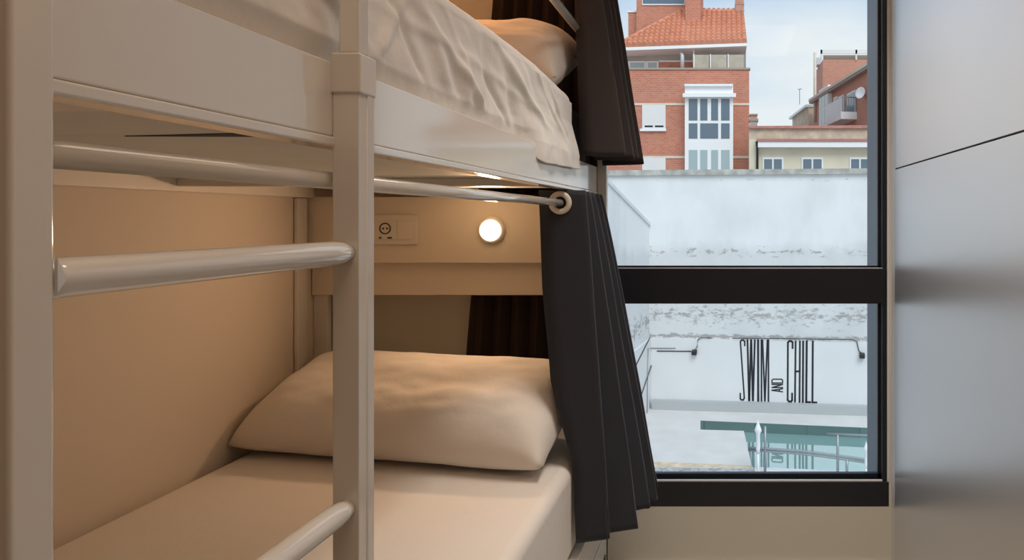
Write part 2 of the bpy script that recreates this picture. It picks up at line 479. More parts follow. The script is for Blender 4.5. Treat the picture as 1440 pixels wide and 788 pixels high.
# ------------------------------------------------------------------ bunk bed
P0, P1 = -0.463, -0.432        # ladder post, wall side / aisle side
bed = thing('bunk_bed', (-0.97, 1.42, 0), 'white lacquered two-tier bunk bed with ladder, deep side rails and drawers, along the left wall', 'bunk bed')
LQ = M['lacquer']
ZR0, ZR1 = 1.435, 1.534
# ladder: part with side rails and rungs
lad = MB()
lad.box(P0, P1, 0.4065, 0.4346, 0, 2.55)
ladder = lad.build('ladder_post', LQ, bed, bevel=0.003)
ladder.name = 'ladder'
fp = MB().box(P0, P1, 0.7917, 0.8236, 0, 1.525)
fp.box(P1 - 0.001, P1 + 0.0016, 0.8085, 0.8236, 0, 1.50)
fp.build('side_rail', LQ, ladder, bevel=0.0022)
MB().box(P0 - 0.002, P1 + 0.003, 0.7890, 0.8270, 1.497, 1.545).build('post_cap', M['lacquer_satin'], ladder, bevel=0.003)
for zr in (1.3105, 1.010, 0.710, 0.410):
    n = 24
    MB().tube([(-0.4475, 0.4346 - 0.002 + (0.7917 - 0.4346 + 0.004) * i / n, zr) for i in range(n + 1)],
              [0.0138] * (n - 1) + [0.0128, 0.0112], seg=28).build('rung', LQ, ladder, smooth=True)
    MB().prism([(-0.4345, 0.4348, zr + 0.013), (-0.4325, 0.4348, zr + 0.017), (-0.4325, 0.4415, zr + 0.001), (-0.4325, 0.4348, zr - 0.006), (-0.4345, 0.4348, zr - 0.006)][0:0] or
               [(-0.4330, 0.4346, zr + 0.014), (-0.4330, 0.4408, zr + 0.000), (-0.4330, 0.4375, zr - 0.004), (-0.4330, 0.4346, zr - 0.008)], (0.0022, 0, 0)).build('rung_bracket', M['white_metal'], ladder)
# upper guard
g = MB().box(-0.4590, -0.4345, 0.7965, 0.8190, 1.5455, 1.975)
g.build('guard_post', LQ, bed, bevel=0.003)
MB().tube([(-0.478, 0.81, 1.955), (-0.478, 1.4, 1.955), (-0.478, 2.405, 1.955)], 0.0125, seg=24).build('guard_rail', LQ, bed, smooth=True)
# aisle-side deep rail with a lip along its lower edge
rl = MB().box(-0.490, -0.4632, 0.436, 2.40, ZR0 + 0.012, ZR1)
rl.build('side_rail', LQ, bed, bevel=0.0022)
MB().box(-0.492, -0.4605, 0.436, 2.40, ZR0, ZR0 + 0.0118).build('rail_lip', LQ, bed, bevel=0.003)
MB().box(XW + 0.002, XW + 0.032, 0.41, 2.40, 1.424, 1.53).build('wall_rail', M['lacquer_satin'], bed, bevel=0.002)
# cross bars and base boards of the upper tier (a tapering gap between the two boards)
MB().box(XW + 0.033, -0.4925, 0.43, 0.548, 1.437, 1.476).build('cross_bar', M['lacquer_satin'], bed, bevel=0.002)
MB().box(XW + 0.033, -0.4925, 1.80, 1.84, 1.437, 1.4585).build('cross_bar', M['lacquer_satin'], bed, bevel=0.002)
bx0, bx1 = XW + 0.033, -0.493
MB().prism([(bx0, 0.549, 1.459), (bx1, 0.549, 1.459), (bx1, 0.846, 1.459), (-0.79, 0.884, 1.459), (bx0, 0.889, 1.459)], (0, 0, 0.016)).build('base_board', M['board'], bed, bevel=0.001)
MB().prism([(bx0, 0.8895, 1.459), (-0.79, 0.8855, 1.459), (bx1, 0.876, 1.459), (bx1, 2.40, 1.459), (bx0, 2.40, 1.459)], (0, 0, 0.016)).build('base_board', M['board'], bed, bevel=0.001)
MB().prism([(-0.79, 0.8855, 1.4580), (bx1, 0.832, 1.4578), (bx1, 0.892, 1.4578)], (0, 0, 0.012)).build('slot_shade', M['dark_gap'], bed)  # dark wedge set into the gap, standing in for the shade there
# head end posts
MB().box(P0, P1 + 0.002, 2.401, 2.43, 0, 2.0).build('head_post', M['lacquer_satin'], bed, bevel=0.003)
MB().box(XW + 0.002, XW + 0.016, 2.333, 2.387, 0, 1.423).build('head_post', M['lacquer_satin'], bed, bevel=0.003)
MB().box(XW + 0.002, XW + 0.052, 2.445, 2.47, 0.3, 1.1).build('panel_batten', M['lacquer_satin'], bed, bevel=0.002)
# curtain rod below the rail
MB().tube([(-0.482, 0.43, 1.3965), (-0.482, 1.4, 1.3965), (-0.482, 2.402, 1.3965)], 0.0104, seg=28).build('curtain_rod', LQ, bed, smooth=True)
# lower tier: rail, base, drawers
MB().box(-0.466, -0.4335, 0.436, 2.40, 0.245, 0.362).build('side_rail', LQ, bed, bevel=0.003)
MB().box(XW + 0.005, -0.467, 0.436, 2.40, 0.342, 0.358).build('base_board', M['board'], bed)
MB().box(XW + 0.013, -0.470, 0.436, 2.40, 0.02, 0.24).build('drawer_box', M['board'], bed)
for y0, y1 in ((0.44, 1.42), (1.425, 2.438)):
    d = MB().box(-0.466, -0.430, y0, y1, 0.03, 0.2395).build('drawer', LQ, bed, bevel=0.003)
    yh = y1 - 0.075
    MB().box(-0.4305, -0.4265, yh - 0.012, yh + 0.012, 0.06, 0.170).build('drawer_handle', M['handle'], d, bevel=0.0015)

# upper and lower mattress
MB_ = MB().box(XW + 0.034, -0.497, 0.45, 2.385, 1.476, 1.715)
tag(MB_.build('mattress', M['mattress_dark'], bevel=0.03, seg=4), 'dark covered mattress of the upper bunk, showing only at the pillow end', 'mattress')
lm = MB()
LZ = 0.632
lm.box(XW + 0.012, -0.452, 0.45, 2.375, 0.36, LZ)
low = lm.build('mattress', M['linen'], bevel=0.035, seg=6)
tag(low, 'lower bunk mattress in a smooth white fitted sheet', 'mattress')

# crumpled white sheet over the upper mattress
def fold(y, z):
    d = 0
    for (c, sl, wd, am) in FOLDS:
        k = (y - c - sl * (1.72 - z))
        d += am * math.exp(-(k / wd) ** 2) * max(0.0, min(1.0, 0.55 + 1.6 * noise.noise((c * 5.3, z * 9, 7.7))))
    return d
rr = random.Random(3)
FOLDS = []
yy = 0.5
while yy < 2.1:
    FOLDS.append((yy, rr.uniform(0.1, 1.2), rr.uniform(0.012, 0.028), rr.choice((1, 1, -0.8)) * rr.uniform(0.004, 0.011)))
    yy += rr.uniform(0.05, 0.13)
FOLDS += [(0.62, 1.9, 0.020, 0.008), (0.98, 2.3, 0.03, 0.009), (1.22, 1.6, 0.018, -0.007), (1.38, 2.6, 0.035, 0.010), (1.66, 1.7, 0.02, 0.008), (1.05, -0.9, 0.016, 0.006)]
def sheet_pt(a, b):
    y = 0.46 + a * (2.06 - 0.46)
    # b: 0 at the hem, runs up the side, over the rounded edge and across to the wall
    over = max(0.0, min(1.0, (y - 1.56) / 0.12)); over = over * over * (3 - 2 * over)
    zhem = 1.52 * (1 - over) + (1.487 + 0.012 * (y - 1.6) / 0.4) * over
    top = 1.735 - 0.010 * math.sin(y * 3.1)
    if b < 0.62:
        q = b / 0.62
        z = zhem + (top - 0.03 - zhem) * q
        # below the rail top the cloth is tucked inside the rail, or hangs over it towards the head
        tuck = max(0, 1 - max(0, z - 1.536) / 0.03)
        inside = -0.4925
        free = -0.479 + 0.006 * math.sin(y * 5 + z * 11)
        x = free + fold(y, z) * min(1, max(0, (z - 1.535) / 0.05)) * (0.5 + 0.5 * min(1, (top - z) / 0.04))
        x += 0.004 * noise.noise((y * 9, z * 14, 0.3)) + 0.0015 * noise.noise((y * 26 + z * 20, z * 30, 4.1))
        for zc, sl_, am in ((1.655, -0.045, 0.0022),):
            kk = z - (zc + sl_ * (y - 0.9) + 0.012 * math.sin(y * 6))
            x += am * math.exp(-(kk / 0.010) ** 2) * min(1, max(0, (z - 1.55) / 0.03))
        hang = -0.452 + 0.003 * math.sin(y * 40) + 0.004 * noise.noise((y * 20, z * 20, 1))
        xl = inside * tuck + x * (1 - tuck)
        hfac = max(0, min(1, 1 - (z - 1.54) / 0.10))
        xo = hang * hfac + max(x, -0.476) * (1 - hfac)
        x = xl * (1 - over) + xo * over
        return Vector((x, y, z))
    q = (b - 0.62) / 0.38
    if q < 0.25:
        th = q / 0.25 * PI / 2
        xc = -0.509
        r = 0.03
        x0 = -0.479 + 0.006 * math.sin(y * 5 + (top - .03) * 11) + fold(y, top - 0.03) * 0.5 * math.cos(th)
        return Vector((xc + (x0 - xc) * math.cos(th), y, top - 0.03 + r * math.sin(th)))
    s = (q - 0.25) / 0.75
    x = -0.509 + s * (XW + 0.04 + 0.509)
    return Vector((x, y, top + 0.006 * noise.noise((x * 7, y * 7, 2)) * min(1, s * 6)))
sh = MB().grid(420, 110, sheet_pt)
tag(sh.build('bed_sheet', M['linen_crumpled'], smooth=True, solid=0.002), 'crumpled white sheet hanging over the side of the upper bunk mattress', 'sheet')

# pillows
def pillow(name, c, wx, wy, th, rx, rz, m, seed, label, ear=0.05, pu=4.0, pv=2.6):
    R = Matrix.Rotation(rz, 3, 'Z') @ Matrix.Rotation(rx, 3, 'X')
    c = Vector(c)
    def surf(sgn):
        def fn(a, b):
            u, v = a * 2 - 1, b * 2 - 1
            k = (1 - abs(u) ** pu) * (1 - abs(v) ** pv)
            h = th * 0.5 * max(0, k) ** 0.5 * (1.0 if sgn > 0 else 0.55)
            edge_u = 1 - ear * (1 - v * v) * abs(u) ** 3
            edge_v = 1 - ear * (1 - u * u) * abs(v) ** 3
            n = noise.noise((u * 2.3 + seed, v * 2.3, seed)) * 0.012 + noise.noise((u * 7 + seed, v * 6, seed + 2)) * 0.004
            lim = max(0, k) ** 0.6
            # creases that fan in from the corners
            cr = 0.004 * math.sin((abs(u) * 9 + abs(v) * 7)) * (abs(u) ** 3) * lim
            p = Vector((u * wx / 2 * edge_u, v * wy / 2 * edge_v, sgn * h + (n + cr) * lim))
            return c + R @ p
        return fn
    m_ = MB()
    m_.grid(70, 50, surf(1)); m_.grid(70, 50, surf(-1))
    # seam between the halves
    g_ = []
    o = m_.build(name, m, smooth=True)
    return tag(o, label, 'pillow')
pillow('pillow', (-0.965, 2.12, 0.757), 1.02, 0.43, 0.25, math.radians(24), math.radians(-11), M['linen'], 1.7,
       'plump white pillow on the lower bunk, leaning on the headboard', 0.035, 7.0, 2.8)
pillow('pillow', (-0.89, 2.18, 1.845), 0.78, 0.38, 0.27, math.radians(24), math.radians(-2), M['linen'], 5.2,
       'white pillow in warm light on the upper bunk', 0.02, 7.0, 3.0)

# ------------------------------------------------------------------ headboard panel with its lamp and socket
YP = 2.40
hb = thing('headboard_panel', (-0.98, YP + 0.02, 1.08), 'cream headboard panel across the lower bunk head with a recessed lower band', 'headboard')
MB().box(XW + 0.004, -0.468, YP + 0.002, YP + 0.045, pz(370, YP), pz(277, YP)).build('upper_panel', M['panel'], hb, bevel=0.002)
MB().box(XW + 0.004, -0.468, YP + 0.031, YP + 0.06, pz(415.5, YP + 0.03), pz(370, YP) - 0.001).build('lower_band', M['panel'], hb, bevel=0.002)
lx, lz = px(691.5, YP), pz(324, YP)
rl_ = thing('reading_light', (lx, YP, lz - 0.05), 'small round glowing reading light on the cream headboard panel', 'lamp')
MB().lathe((lx, YP + 0.002, lz), (0, -1, 0), [(0, 0.0), (0, 0.049), (0.005, 0.049), (0.011, 0.046), (0.014, 0.040), (0.014, 0.0)], 48).build('rim', M['plastic'], rl_, smooth=True)
MB().lathe((lx, YP - 0.0142, lz), (0, -1, 0), [(0, 0.0375), (0.004, 0.0365), (0.007, 0.029), (0.009, 0.014), (0.0095, 0.0)], 48).build('lens', _lamp, rl_, smooth=True)
def disc(name, loc, energy, color, size):
    o = light(name, 'AREA', loc, energy, color, size, rot=(-PI / 2, 0, 0))
    o.data.shape = 'DISK'
disc('reading_light_glow', (lx, YP - 0.026, lz), 3.0, (1.0, 0.62, 0.37), 0.075)
disc('upper_reading_light_glow', (lx - 0.08, YP - 0.03, 2.42), 6.0, (1.0, 0.46, 0.18), 0.075)

so = thing('power_socket', (px(552, YP), YP, pz(344, YP)), 'white double wall plate with a round power socket beside a blank switch', 'socket')
sx0, sx1, sz0, sz1 = px(516, YP), px(588, YP), pz(344, YP), pz(302, YP)
MB().box(sx0, sx1, YP - 0.007, YP + 0.002, sz0, sz1).build('plate', M['plastic'], so, bevel=0.002)
MB().box(px(523, YP), px(559.5, YP), YP - 0.0095, YP - 0.0065, pz(337, YP), pz(310.5, YP)).build('socket_module', M['plastic'], so, bevel=0.001)
MB().box(px(560.5, YP), px(580.5, YP), YP - 0.0095, YP - 0.0065, pz(337, YP), pz(310.5, YP)).build('switch', M['plastic'], so, bevel=0.001)
cx, cz = px(543.5, YP), pz(321.5, YP)
MB().torus((cx, YP - 0.0098, cz), (0, 1, 0), 0.0185, 0.0022, 36, 8).build('socket_ring', M['black_plastic'], so, smooth=True)
for dx in (-0.007, 0.007):
    MB().lathe((cx + dx, YP - 0.0094, cz), (0, -1, 0), [(0, 0.0035), (0.0012, 0.0035), (0.0012, 0)], 16).build('pin_hole', M['black_plastic'], so)
mk = MB()
mk.box(cx - 0.022, cx - 0.013, YP - 0.0105, YP - 0.0094, cz - 0.036, cz - 0.030)
mk.build('marking', M['black_plastic'], so)
mk = MB()
mk.box(cx + 0.008, cx + 0.024, YP - 0.0105, YP - 0.0094, cz - 0.036, cz - 0.030)
mk.build('marking', M['black_plastic'], so)

# ------------------------------------------------------------------ curtains
def lerp_tab(tab, x):
    if x >= tab[0][0]: return tab[0][1]
    for (a, va), (b, vb) in zip(tab, tab[1:]):
        if x >= b:
            q = (a - x) / (a - b)
            return va + (vb - va) * q
    return tab[-1][1]

def catmull(pts, n):
    out = []
    P = [pts[0] * 2 - pts[1]] + pts + [pts[-1] * 2 - pts[-2]]
    for i in range(1, len(P) - 2):
        for k in range(n):
            s = k / n
            a, b, c, d = P[i-1], P[i], P[i+1], P[i+2]
            out.append(0.5 * ((2*b) + (c - a)*s + (2*a - 5*b + 4*c - d)*s*s + (3*b - a - 3*c + d)*s**3))
    out.append(pts[-1])
    return out

def sharp_path(pts, n, rad=0.14):
    """mostly straight panels with rounded turns"""
    q = [pts[0]]
    for i in range(1, len(pts) - 1):
        a, b, c = pts[i-1], pts[i], pts[i+1]
        q += [b + (a - b) * rad, b + (a - b) * rad * 0.3, b + (c - b) * rad * 0.3, b + (c - b) * rad]
    q.append(pts[-1])
    return catmull(q, n)

def curtain_mesh(nodes, z_top, z_bot, nz_=60, n=3, wob=0.003, seed=0):
    """nodes(z) -> plan points of the zigzag at height z; z_bot(i, count) gives the hem"""
    m = MB()
    base = sharp_path(nodes(z_top), n)
    cnt = len(base)
    def fn(a, b):
        i = round(a * (cnt - 1))
        zb_ = z_bot(a)
        z = z_top + (zb_ - z_top) * b
        if i not in cache.setdefault(round(z, 5), {}):
            path = sharp_path(nodes(z), n)
            cache[round(z, 5)] = dict(enumerate(path))
        p = cache[round(z, 5)][i]
        k = wob * noise.noise((a * 9 + seed, z * 4, seed)) * (0.3 + b)
        return Vector((p.x + k, p.y + k, z))
    cache = {}
    m.grid(cnt, nz_, fn)
    return m

# lower privacy curtain, bunched at the head end of the rod
LEFT = [(1.44, -0.546), (1.16, -0.534), (0.88, -0.510), (0.70, -0.464), (0.635, -0.442), (0.40, -0.440)]
def low_nodes(z):
    q = max(0, min(1, (1.433 - z) / (1.433 - 0.41)))
    xl = lerp_tab(LEFT, z)
    rt = [(-0.408, -0.340), (-0.415, -0.268), (-0.420, -0.240), (-0.424, -0.226), (-0.43, -0.234)]
    ys = [1.955, 2.045, 2.14, 2.23, 2.32]
    pts = [Vector((xl, 1.950, 0))]
    for k in range(5):
        x = rt[k][0] + (rt[k][1] - rt[k][0]) * q ** 0.9
        pts.append(Vector((x, ys[k] + 0.012 * q, 0)))
        pts.append(Vector((max(xl, -0.53) + 0.012 * k * (1 - q) + 0.03 * q + 0.05 * q * (k > 0), ys[k] + 0.045, 0)))
    return pts
lc = thing('privacy_curtain', (-0.42, 2.1, 0.41), 'long charcoal curtain bunched at the pillow end of the lower bunk', 'curtain')
curtain_mesh(low_nodes, 1.433, lambda a: 0.412 + 0.010 * math.sin(a * 17) + 0.02 * a).build('cloth', M['curtain'], lc, smooth=True, solid=0.003)
for k in range(5):
    yk = 1.948 + 0.09 * k if k else 1.946
    MB().torus((-0.482, yk, 1.3965), (0, 1, 0), 0.0255, 0.0082 if k == 0 else 0.004, 44, 12).build('eyelet', M['plastic'], lc, smooth=True)

# upper privacy curtain
def up_nodes(z):
    q = (2.48 - z) / (2.48 - 1.55)
    xl = -0.498 + 0.036 * q
    rt = [(-0.46, -0.318), (-0.452, -0.302), (-0.445, -0.296), (-0.44, -0.288)]
    ys = [2.145, 2.21, 2.28, 2.35]
    pts = [Vector((xl, 2.125, 0))]
    for k in range(4):
        x = rt[k][0] + (rt[k][1] - rt[k][0]) * q
        pts.append(Vector((x, ys[k], 0)))
        pts.append(Vector((-0.492 + 0.05 * q, ys[k] + 0.035, 0)))
    return pts
uc = thing('privacy_curtain', (-0.42, 2.25, 1.55), 'dark taupe curtain hanging at the pillow end of the upper bunk, above the charcoal one', 'curtain')
curtain_mesh(up_nodes, 2.47, lambda a: 1.550 + 0.012 * math.sin(a * 11) * a, wob=0.002, seed=4).build('cloth', M['curtain_up'], uc, smooth=True, solid=0.003)
MB().tube([(-0.482, 1.0, 2.44), (-0.482, 2.4, 2.44)], 0.0104, seg=20).build('curtain_rod', LQ, bed, smooth=True)
for k in range(4):
    MB().torus((-0.482, 2.135 + 0.068 * k, 2.44), (0, 1, 0), 0.018, 0.004, 36, 10).build('eyelet', M['plastic'], uc, smooth=True)

# dark window curtain drawn aside behind the bed head
def win_nodes(z):
    q = (2.60 - z) / 2.1
    xl = -0.835 - 0.155 * q
    pts = []
    n = 15
    for k in range(n):
        s = k / (n - 1)
        pts.append(Vector((xl + (-0.475 - xl) * (s ** 1.15 if k else 0), 2.500 + (0.026 if k % 2 else -0.014) * (0.25 if k < 2 else 1), 0)))
    return pts
wc = curtain_mesh(win_nodes, 2.60, lambda a: 0.45, nz_=30, wob=0.002, seed=9)
tag(wc.build('window_curtain', M['curtain_brown'], smooth=True, solid=0.002), 'very dark brown curtain drawn aside on the wall behind the bunk heads', 'curtain')
MB().tube([(-1.2, 2.505, 2.63), (0.5, 2.505, 2.63)], 0.01, seg=16).build('curtain_track', M['frame'], None)
tag(bpy.data.objects['curtain_track'], 'dark curtain track above the window', 'curtain track')

# ------------------------------------------------------------------ courtyard outside
AN = math.radians(5.9)
C0 = Vector((px(913, 15), 15, 0))
E1 = Vector((math.cos(AN), -math.sin(AN), 0))      # along the far wall, to the right
E2 = Vector((-math.sin(AN), -math.cos(AN), 0))     # from the far wall towards us
ZD = CAM_Z - 4.18                                    # pool deck level
def ray(u, v): return Vector(((u - VPX) / F, 1, -(v - VPY) / F))
EYE = Vector((0, 0, CAM_Z))
def onwall(u, v, off=0.0):
    """point on the far wall (off metres in front of it)"""
    d = ray(u, v); p0 = C0 + E2 * off
    t_ = (p0 - EYE).dot(E2) / d.dot(E2)
    return EYE + d * t_
def onside(u, v, off=0.0):
    d = ray(u, v); p0 = C0 + E1 * off
    t_ = (p0 - EYE).dot(E1) / d.dot(E1)
    return EYE + d * t_
def onground(u, v, z=None):
    z = ZD if z is None else z
    d = ray(u, v)
    return EYE + d * ((z - CAM_Z) / d.z)
def yard(a, b, z): 
    p = C0 + E1 * a + E2 * b
    return Vector((p.x, p.y, z))
def yblock(m, a0, a1, b0, b1, z0, z1):
    m.hexa([yard(a0, b0, z0), yard(a1, b0, z0), yard(a1, b1, z0), yard(a0, b1, z0)], [yard(a0, b0, z1), yard(a1, b0, z1), yard(a1, b1, z1), yard(a0, b1, z1)])
    return m

ZC1, ZC0 = pz(239.5, 15), pz(247, 15)               # coping
ZN = pz(475.5, 15)                                   # top of the freshly painted lower wall
fw = thing('courtyard_wall', yard(4, -0.2, ZD), 'weathered whitewashed wall with grey coping across the far side of the courtyard', 'wall')
yblock(MB(), -2.2, 12, -0.35, 0.0, ZN, ZC0).build('plaster', M['whitewash'], fw)
yblock(MB(), -2.2, 12, -0.42, 0.07, ZC0, ZC1).build('coping', M['concrete'], fw)
yblock(MB(), -2.2, 12, -0.35, 0.05, ZD - 0.3, ZN).build('painted_base', M['white_paint'], fw)
yblock(MB(), 0.1, 12, 0.051, 0.20, ZD, ZD + 0.20).build('plinth', M['plinth'], fw)
swl = thing('courtyard_wall', yard(-0.15, 3, ZD), 'white side wall with a steeply sloping top at the left of the courtyard', 'wall')
h0, h1 = pz(318, 15), pz(240, 10.9)
tops = [(0.0, h0), (4.05, h1), (6.5, h1 + 0.15)]
m_ = MB()
pl = [yard(-0.3, 0.0, ZN)] + [yard(-0.3, b, z) for b, z in tops] + [yard(-0.3, 6.5, ZN)]
m_.prism(pl, E1 * 0.3)
m_.build('plaster', M['whitewash_side'], swl)
m_ = MB()
for (b0, z0), (b1, z1) in zip(tops, tops[1:]):
    m_.hexa([yard(-0.32, b0, z0), yard(0.03, b0, z0), yard(0.03, b1, z1), yard(-0.32, b1, z1)], [yard(-0.32, b0, z0 + 0.07), yard(0.03, b0, z0 + 0.07), yard(0.03, b1, z1 + 0.07), yard(-0.32, b1, z1 + 0.07)])
m_.build('coping', M['white_paint'], swl)
yblock(MB(), -0.3, 0.04, 0.06, 6.5, ZD - 0.3, ZN).build('painted_base', M['white_paint'], swl)

# deck, ground, pool
gd = MB().box(-40, 60, 3.2, 90, ZD - 0.75, ZD - 0.6)
struct(gd.build('ground', M['ground']))
A = onground(985, 591.5); B = onground(1330, 606.5); D_ = onground(1046, 606.2); E_ = onground(985, 604.5); G = onground(1060, 657.5); Hh = onground(1330, 668.5)
Lf0 = yard(0.04, 0.06, ZD); Rf0 = yard(9, 0.06, ZD)
Lm = onground(912, 650); Gm = onground(1057, 655)
dk = MB()
th = Vector((0, 0, -0.6))
def slab(m, pts): m.hexa([Vector((p.x, p.y, ZD)) + th for p in pts], [Vector((p.x, p.y, ZD)) for p in pts])
slab(dk, [Lf0, Rf0, B, A])
slab(dk, [Lf0, A, E_, yard(0.04, 2.2, ZD)])
slab(dk, [yard(0.04, 2.2, ZD), E_, D_, Gm, onground(880, 648)])
dko = struct(dk.build('pool_deck', M['deck']))
ed = MB()
e0, e1, e2, e3 = onground(880, 648), Gm, onground(1061, 659.5), onground(880, 657)
slab(ed, [e0, e1, e2, e3])
struct(ed.build('deck_edging', M['sand']))
gv = MB()
slab(gv, [e3, e2, onground(1064, 700), onground(860, 700)])
struct(gv.build('gravel_strip', M['gravel']))
nr = MB()
slab(nr, [onground(1061, 657), Hh, onground(1330, 720), onground(1064, 700)])
struct(nr.build('pool_coping', M['white_paint']))
pool = thing('swimming_pool', (A.x + 1.5, A.y - 1, ZD - 0.3), 'small teal swimming pool mirroring the painted wall behind it', 'pool')
ZWt = ZD - 0.20
def low_(p, z): return Vector((p.x, p.y, z))
inset = [A, B, Hh, onground(1061.5, 657), D_, E_]
wv = MB()
wv.hexa([low_(p, ZWt - 0.3) for p in inset], [low_(p, ZWt) for p in inset])
wv.build('water', M['water'], pool)
dv = (B - A).normalized(); nv = Vector((-dv.y, dv.x, 0)) * -0.012
MB().hexa([low_(A, ZWt), low_(B, ZWt), low_(B + nv, ZWt), low_(A + nv, ZWt)], [low_(A, ZD - .005), low_(B, ZD - .005), low_(B + nv, ZD - .005), low_(A + nv, ZD - .005)]).build('tile_band', M['pool_tile'], pool)

# railing by the near edge of the pool
DR = 11.15
rg = thing('pool_railing', (px(1140, DR), DR, ZD), 'grey tubular railing along the near edge of the pool', 'railing')
def rp_(u, v, off=0): return at(u, v, DR - 0.0026 * (u - 1060) + off)
MB().tube([rp_(1052, 630), rp_(1080, 631.5), rp_(1130, 635), rp_(1178, 641), rp_(1240, 650), rp_(1300, 660)], 0.022, seg=12).build('handrail', M['steel'], rg, smooth=True)
MB().tube([rp_(1052, 633.5), rp_(1080, 635), rp_(1130, 639), rp_(1178, 645), rp_(1240, 654), rp_(1300, 664)], 0.018, seg=12).build('handrail', M['steel'], rg, smooth=True)
MB().tube([rp_(1162, 610.5), rp_(1222, 613), rp_(1300, 617)], 0.020, seg=12).build('handrail', M['steel'], rg, smooth=True)
for u, v0, v1 in ((1076, 600, None), (1178, 611, None), (1191, 647, None), (1290, 617, None)):
    top = rp_(u, v0)
    MB().tube([(top.x, top.y, top.z), (top.x, top.y, ZD)], 0.022, seg=12).build('post', M['steel'], rg, smooth=True)
# folded white parasol standing at the pool edge
def para(u, vt, label, sc=1.0):
    p = at(u, vt, DR - 0.25 - 0.0026 * (u - 1060))
    h = p.z - ZD
    o = thing('folded_parasol', (p.x, p.y, ZD), label, 'parasol', None)
    c = Vector((p.x, p.y, ZD))
    MB().tube([c, c + Vector((0, 0, h * 0.5))], 0.02 * sc, seg=12).build('pole', M['white_metal'], o, smooth=True)
    MB().lathe(c, (0, 0, 1), [(h*.42, 0), (h*.42, .025*sc), (h*.5, .034*sc), (h*.76, .036*sc), (h*.81, .062*sc), (h*.86, .045*sc), (h*.95, .012*sc), (h, 0)], 14).build('canopy', M['white_metal'], o, smooth=True)
    MB().lathe(c, (0, 0, 1), [(0, 0), (0, .09*sc), (.03, .09*sc), (.05, .03*sc), (.05, 0)], 18).build('base', M['white_metal'], o, smooth=True)
para(1066, 590, 'slim white folded parasol with a pointed top at the left end of the pool railing')
para(1218, 620, 'short white folded parasol by the railing near the right window jamb', 0.7)

# spotlights on the painted wall with their cables
def spot(u, v, cable, label):
    p = onwall(u, v, 0.05)
    o = thing('wall_spotlight', p, label, 'spotlight', 'spotlights on the painted wall')
    c = p
    w_, h_, d_ = 0.055, 0.045, 0.12
    MB().hexa([c + E1*-w_ + Vector((0,0,-h_)), c + E1*w_ + Vector((0,0,-h_)), c + E1*w_ + E2*d_ + Vector((0,0,-h_*1.4)), c + E1*-w_ + E2*d_ + Vector((0,0,-h_*1.4))],
              [c + E1*-w_ + Vector((0,0,h_)), c + E1*w_ + Vector((0,0,h_)), c + E1*w_ + E2*d_ + Vector((0,0,h_*.6)), c + E1*-w_ + E2*d_ + Vector((0,0,h_*.6))]).build('housing', M['black_plastic'], o, bevel=0.006)
    MB().tube([onwall(*q, 0.07) for q in cable], 0.009, seg=8).build('cable', M['black_plastic'], o, smooth=True)
spot(977, 494.5, [(977, 492), (980, 489), (981.5, 478), (986, 475.5), (1000, 475.5)], 'small black spotlight on the painted wall left of the lettering')
spot(1212, 499, [(1212, 497), (1208, 494), (1205, 481), (1199, 478), (1100, 476.5), (1030, 476)], 'small black spotlight on the painted wall right of the lettering')
cd = MB()
cd.tube([onwall(972, 494.3, 0.06), onwall(924, 494, 0.06), onside(923, 494, 0.06), onside(902, 556, 0.06)], 0.011, seg=8)
tag(cd.build('electric_conduit', M['black_plastic'], smooth=True), 'thin dark conduit running from the left spotlight onto the side wall', 'conduit')
cd = MB()
cd.tube([onwall(950, 490, 0.06), onwall(916, 490, 0.06), onside(911.5, 490, 0.06), onside(910, 585, 0.06)], 0.009, seg=8)
tag(cd.build('electric_conduit', M['steel'], smooth=True), 'thin grey pipe bending down the courtyard corner', 'conduit')
cd = MB()
cd.tube([onside(914, 475, 0.05), onside(891, 521, 0.05), onside(870, 563, 0.05)], 0.012, seg=8)
tag(cd.build('electric_conduit', M['black_plastic'], smooth=True), 'dark horizontal cable along the top of the side wall\'s painted base', 'conduit')

# SWIM AND CHILL lettering painted on the wall
lt = thing('wall_lettering', onwall(1095, 568, 0.05), 'tall narrow black lettering SWIM AND CHILL painted on the white wall', 'lettering')
def zp(zx, zy): return (1000 + zx / 5.629, 460 + zy / 5.629)
def strokes(segs, wd=10):
    m = MB()
    wd *= 1.3
    for (x0, y0, x1, y1) in segs:
        ln = math.hypot(x1 - x0, y1 - y0)
        nx, ny = -(y1 - y0) / ln * wd / 2, (x1 - x0) / ln * wd / 2
        ex, ey = (x1 - x0) / ln * wd * 0.4, (y1 - y0) / ln * wd * 0.4
        q = [(x0 - ex + nx, y0 - ey + ny), (x1 + ex + nx, y1 + ey + ny), (x1 + ex - nx, y1 + ey - ny), (x0 - ex - nx, y0 - ey - ny)]
        m.prism([onwall(*zp(*p), 0.0505) for p in q], E2 * 0.004)
    m.build('letter', M['letter'], lt)
strokes([(266, 148, 266, 115), (266, 115, 256, 105), (256, 105, 240, 105), (240, 105, 232, 118), (232, 118, 263, 562), (263, 562, 255, 578), (255, 578, 238, 577), (238, 577, 231, 566), (231, 566, 231, 527)], 9)
strokes([(288, 104, 300, 582), (316, 104, 303, 582), (318, 104, 330, 582), (346, 104, 332, 582)], 11)
strokes([(372, 104, 373, 585)], 13)
strokes([(398, 104, 399, 586), (407, 104, 426, 586), (446, 104, 426, 586), (454, 104, 454, 588)], 10)
strokes([(480, 502, 566, 490), (480, 502, 566, 514), (540, 493, 540, 511)], 7)
strokes([(482, 480, 566, 480), (482, 480, 566, 456), (482, 456, 566, 456)], 7)
strokes([(482, 444, 566, 444), (482, 444, 482, 422), (566, 444, 566, 422), (482, 422, 492, 414), (566, 422, 556, 414), (492, 414, 556, 414)], 7)
